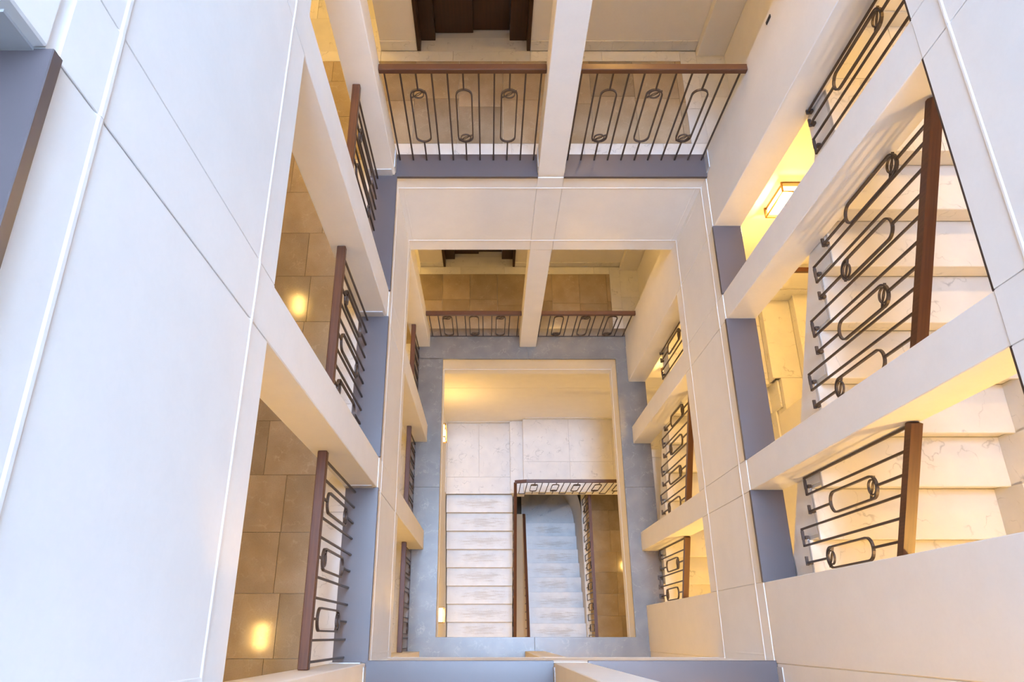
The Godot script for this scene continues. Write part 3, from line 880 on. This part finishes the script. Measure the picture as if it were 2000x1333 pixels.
# balustrade of a marble flight, one length in each opening: two bars in a U and one oval for each step
func stair_rail(y: float, st: String) -> void:
	var rail := func(z: float) -> float: return 5.08 - (3.08 + (maxf(z, -2.62) + 1.276) * 0.545) - 0.025
	var bays := [[-3.106, -2.499, "at the half landing"], [-2.272, -1.174, "in the middle opening"], [-0.947, -0.339, "near its foot"]]
	var tops := {-1: true, 0: false, 1: true, 2: false, 3: false, 4: true, 5: false, 6: false}
	for bay in bays:
		var z0: float = bay[0]
		var z1: float = bay[1]
		var d := thing("stair_balustrade", Vector3(2.04, y, z1), "iron stair balustrade with brown handrail %s of the %s-floor marble flight" % [bay[2], st], "balustrade", "stair balustrades", "", PI / 2)
		var path := [Vector3(0, rail.call(z1), 0)]
		if z0 < -2.62: path.append(Vector3(z1 + 2.62, rail.call(-2.62), 0))
		path.append(Vector3(z1 - z0, rail.call(z0), 0))
		var s := start()
		sweep(s, path, 0.05, 0.056)
		put("handrail", s.commit(), M.wood_z, d)
		var uprights := []       # [z, foot, kind: 0 bar, 1 oval with ring on top, 2 oval with ring below]
		var feet := []
		var brackets := []
		for j in range(-1, 7):
			var zc := -2.028 + 0.2983 * j
			var yb := 5.08 - (3.926 + 0.162 * j)
			if y == 0.0: yb = maxf(yb, 0.42)      # the lowest bars stand on the marble ledge
			uprights.append([zc - 0.107, yb, 0])
			uprights.append([zc - 0.002, yb, 0])
			uprights.append([zc + (0.103 if j >= 0 else 0.122), yb, 1 if tops[j] else 2])
			feet.append([zc - 0.0545, yb])
			brackets.append([zc - 0.0545, yb])
			brackets.append([zc + (0.103 if j >= 0 else 0.122), yb])
		var yl := 5.08 - 3.625
		for q in [[-3.095, 0], [-2.998, 1], [-2.881, 0], [-2.776, 0], [-2.67, 2], [-2.56, 0]]:
			uprights.append([q[0], yl, q[1]])
			if q[1] != 0 or q[0] > -2.7 or q[0] < -3.0: brackets.append([q[0], yl])
		feet.append([-2.8285, yl])
		brackets.append([-2.8285, yl])
		for q in uprights:
			var z: float = q[0]
			if z < z0 + 0.004 or z > z1 - 0.004 or (z < -2.5 and q[1] != yl): continue
			var h: float = rail.call(z) - 0.02 - q[1]
			if q[2] == 0: bar(d, z1 - z, q[1], q[1] + h)
			else:
				var half := minf(0.272, h * 0.5 - 0.004)
				oval(d, z1 - z, q[1], h, snappedf(h * 0.5 - half, 0.001), snappedf(h * 0.5 + half, 0.001), q[2] == 1)
			if y == 0.0 and q[1] == 0.42:
				put("foot_plate", box_mesh(Vector3(0.05, 0.012, 0.05), 0.002), M.iron, d, Vector3(z1 - z, q[1] + 0.006, 0))
		for q in feet:
			if q[0] > z0 + 0.05 and q[0] < z1 - 0.05 and not (q[0] < -2.5 and q[1] != yl):
				put("foot_bar", box_mesh(Vector3(0.117, 0.012, 0.014), 0.001), M.iron, d, Vector3(z1 - q[0], q[1] + 0.006, 0))
		for q in brackets:
			if q[0] > z0 + 0.01 and q[0] < z1 - 0.01 and not (q[0] < -2.5 and q[1] != yl) and not (y == 0.0 and q[1] == 0.42):
				put("bracket", box_mesh(Vector3(0.02, 0.034, 0.024), 0.002), M.iron, d, Vector3(z1 - q[0], q[1] + 0.012, 0.018))
				put("bracket_foot", box_mesh(Vector3(0.056, 0.012, 0.018), 0.001), M.iron, d, Vector3(z1 - q[0] + 0.012, q[1] + 0.006, 0))

# a run of pattern U, oval, U, oval ... between x0 and x1 along a line (possibly sloping)
func pattern(d: Node3D, x0: float, x1: float, foot: Callable, rail: Callable, period: float) -> void:
	var x := x0
	var n := 0
	while x < x1 - 0.05:
		for u in [x, x + period * 0.3]:
			bar(d, u, foot.call(u), rail.call(u) - 0.02)
		put("foot_bar", box_mesh(Vector3(snappedf(period * 0.3 + 0.012, 0.001), 0.012, 0.014), 0.001), M.iron, d, Vector3(x + period * 0.15, foot.call(x + period * 0.15), 0))
		var o := x + period * 0.66
		if o < x1:
			var h: float = rail.call(o) - 0.02 - foot.call(o)
			oval(d, o, foot.call(o), h, snappedf(h * 0.5 - 0.29, 0.001), snappedf(h * 0.5 + 0.29, 0.001), n % 2 == 0)
		x += period
		n += 1

func ground_rails() -> void:
	var L := hy(13.2)
	var H := hy(14.44)
	# landing rail, east-west
	var a := thing("balustrade", Vector3(0.45, L + 0.27, -2.405), "iron balustrade with dark handrail along the edge of the ground-floor landing", "balustrade", "ground-floor balustrades")
	var s := start()
	sweep(s, [Vector3(0, 0.98, 0), Vector3(0.19, 1.05, 0), Vector3(3.55, 1.05, 0)], 0.042, 0.052)
	put("handrail", s.commit(), M.wood_x, a)
	pattern(a, 0.1, 3.5, func(_x): return -0.08, func(_x): return 1.03, 0.367)
	# entrance flight, sloping down to the south
	var b := thing("balustrade", Vector3(0.462, L, -2.42), "iron balustrade with brown handrail on the open side of the entrance steps", "balustrade", "ground-floor balustrades", "", -PI / 2)
	s = start()
	var r1 := func(x: float) -> float: return 1.02 - x * 0.495
	sweep(s, [Vector3(-0.02, 1.04, 0), Vector3(0.03, 1.02, 0), Vector3(2.6, r1.call(2.6), 0)], 0.042, 0.052)
	put("handrail", s.commit(), M.wood_z, b)
	pattern(b, 0.06, 2.5, func(x): return r1.call(x) - 1.05, r1, 0.313)
	# hall side of the basement well
	var c := thing("balustrade", Vector3(1.895, H, -2.6), "iron balustrade with dark handrail between the hall tiles and the basement stairs", "balustrade", "ground-floor balustrades", "", -PI / 2)
	s = start()
	sweep(s, [Vector3(-0.4, 1.02, 0), Vector3(2.9, 1.02, 0)], 0.042, 0.052)
	put("handrail", s.commit(), M.wood_z, c)
	pattern(c, -0.3, 2.85, func(_x): return 0.006, func(_x): return 1.0, 0.36)
	# inner side of the basement flight, sloping down to the north
	var e := thing("balustrade", Vector3(0.705, H, 0.06), "narrow iron balustrade with dark handrail beside the spine wall of the basement stairs", "balustrade", "ground-floor balustrades", "", PI / 2)
	s = start()
	var r2 := func(x: float) -> float: return 1.0 - maxf(x, 0.0) * 0.38
	sweep(s, [Vector3(-0.15, 1.0, 0), Vector3(0.0, 1.0, 0), Vector3(2.2, r2.call(2.2), 0), Vector3(2.3, r2.call(2.2) - 0.1, 0)], 0.042, 0.05)
	put("handrail", s.commit(), M.wood_z, e)
	var n := 0
	var x := 0.05
	while x < 2.2:
		bar(e, x, 0.0, maxf(r2.call(x) - 0.02, 0.05))
		x += 0.145
		n += 1

# ------------------------------------------------------------------ lamps
func sconce(at: Vector3, turn: float, energy: float, text: String, bulbs := 1) -> void:
	# local z points out of the wall, the lamp is centred on at
	var l := thing("wall_lamp", at, text, "wall lamp", "wall lamps", "", turn)
	put("back_plate", box_mesh(Vector3(0.2, 0.42, 0.012), 0.002), M.bronze, l, Vector3(0, 0, 0.006))
	put("glass_shade", box_mesh(Vector3(0.2, 0.36, 0.07), 0.01), M.lamp_glass, l, Vector3(0, 0, 0.052))
	for y in [-0.2, 0.2]:
		put("frame_bar", box_mesh(Vector3(0.23, 0.02, 0.012), 0.002), M.bronze, l, Vector3(0, y, 0.097))
		for x in [-0.109, 0.109]:
			put("frame_arm", box_mesh(Vector3(0.012, 0.02, 0.1), 0.002), M.bronze, l, Vector3(x, y, 0.05))
	for x in [-0.109, 0.109]:
		put("frame_post", box_mesh(Vector3(0.012, 0.4, 0.012), 0.002), M.bronze, l, Vector3(x, 0, 0.097))
	for x in ([-0.055, 0.055] if bulbs == 2 else [0.0]):
		var o := OmniLight3D.new()
		o.name = "lamp_light"
		o.position = Vector3(x, 0, 0.15)
		o.light_color = Color(1.0, 0.79, 0.43)
		o.light_energy = energy / bulbs
		o.light_size = 0.05
		o.omni_range = 20.0
		o.omni_attenuation = 2.0
		o.shadow_enabled = true
		l.add_child(o, true)

func sconces() -> void:
	for f in [[F2, "second"], [0.0, "first"]]:
		var y: float = f[0] + 2.3
		var s: String = f[1]
		sconce(Vector3(-2.33, y, 0.0), PI / 2, 0.5, "glowing box wall lamp on the %s-floor west gallery wall far from the lift" % s, 2)
		sconce(Vector3(-2.33, y, -3.53), PI / 2, 0.5, "glowing box wall lamp on the %s-floor west gallery wall near the lift corner" % s, 2)
		sconce(Vector3(1.17, y, -5.08), 0, 0.6, "glowing box wall lamp beside the %s-floor lift doors" % s, 2)
		sconce(Vector3(1.2, y, 1.6), PI, 0.3, "glowing box wall lamp on the %s-floor south gallery wall" % s)
		sconce(Vector3(-2.33, y, -5.9), PI / 2, 1.3, "glowing box wall lamp in the %s-floor corridor past the lift wall" % s)
		if true:
			sconce(Vector3(2.65, f[0] + 3.93, SZ), 0, 2.4, "glowing box wall lamp over the marble half landing above the %s floor" % s)
			sconce(Vector3(EX, f[0] + 2.3, 0.75), -PI / 2, 2.4, "glowing box wall lamp at the foot of the %s-floor marble flight" % s)
	sconce(Vector3(-0.80, hy(11.4), -3.1), PI / 2, 0.45, "glowing box wall lamp over the ground-floor landing")
	sconce(Vector3(-0.80, hy(12.0), -0.31), PI / 2, 0.38, "glowing box wall lamp beside the entrance steps")
	sconce(Vector3(2.65, -0.3, SZ), 0, 0.9, "glowing box wall lamp below the lowest marble half landing")
	sconce(Vector3(-0.1, hy(14.44) + 1.7, 1.6), PI, 0.65, "added unseen box wall lamp that lights the risers of the entrance steps")  # extra lamp out of view, added to throw warm light on the risers
	sconce(Vector3(3.22, hy(12.2), -1.47), -PI / 2, 1.0, "glowing box wall lamp on the entrance hall wall")

func small_things() -> void:
	for f in [[F2, "second"], [0.0, "first"]]:
		var y: float = f[0] + 1.646
		var h := thing("wall_handrail", Vector3(3.2, y + 1.0, SZ + 0.06), "brown wooden handrail fixed to the landing wall above the %s floor" % f[1], "handrail")
		put("rail", box_mesh(Vector3(1.5, 0.045, 0.05), 0.004), M.wood_x, h)
		for x in [-0.6, 0.0, 0.6]:
			put("bracket", box_mesh(Vector3(0.014, 0.014, 0.06), 0.001), M.iron, h, Vector3(x, -0.025, -0.03))
	var k := thing("wall_plate", Vector3(XE, F2 + 1.57, -3.77), "small dark slotted plate on the white jamb by the second-floor lift bay", "wall plate")
	put("plate", box_mesh(Vector3(0.008, 0.07, 0.022), 0.001), M.dark, k, Vector3(-0.003, 0, 0))
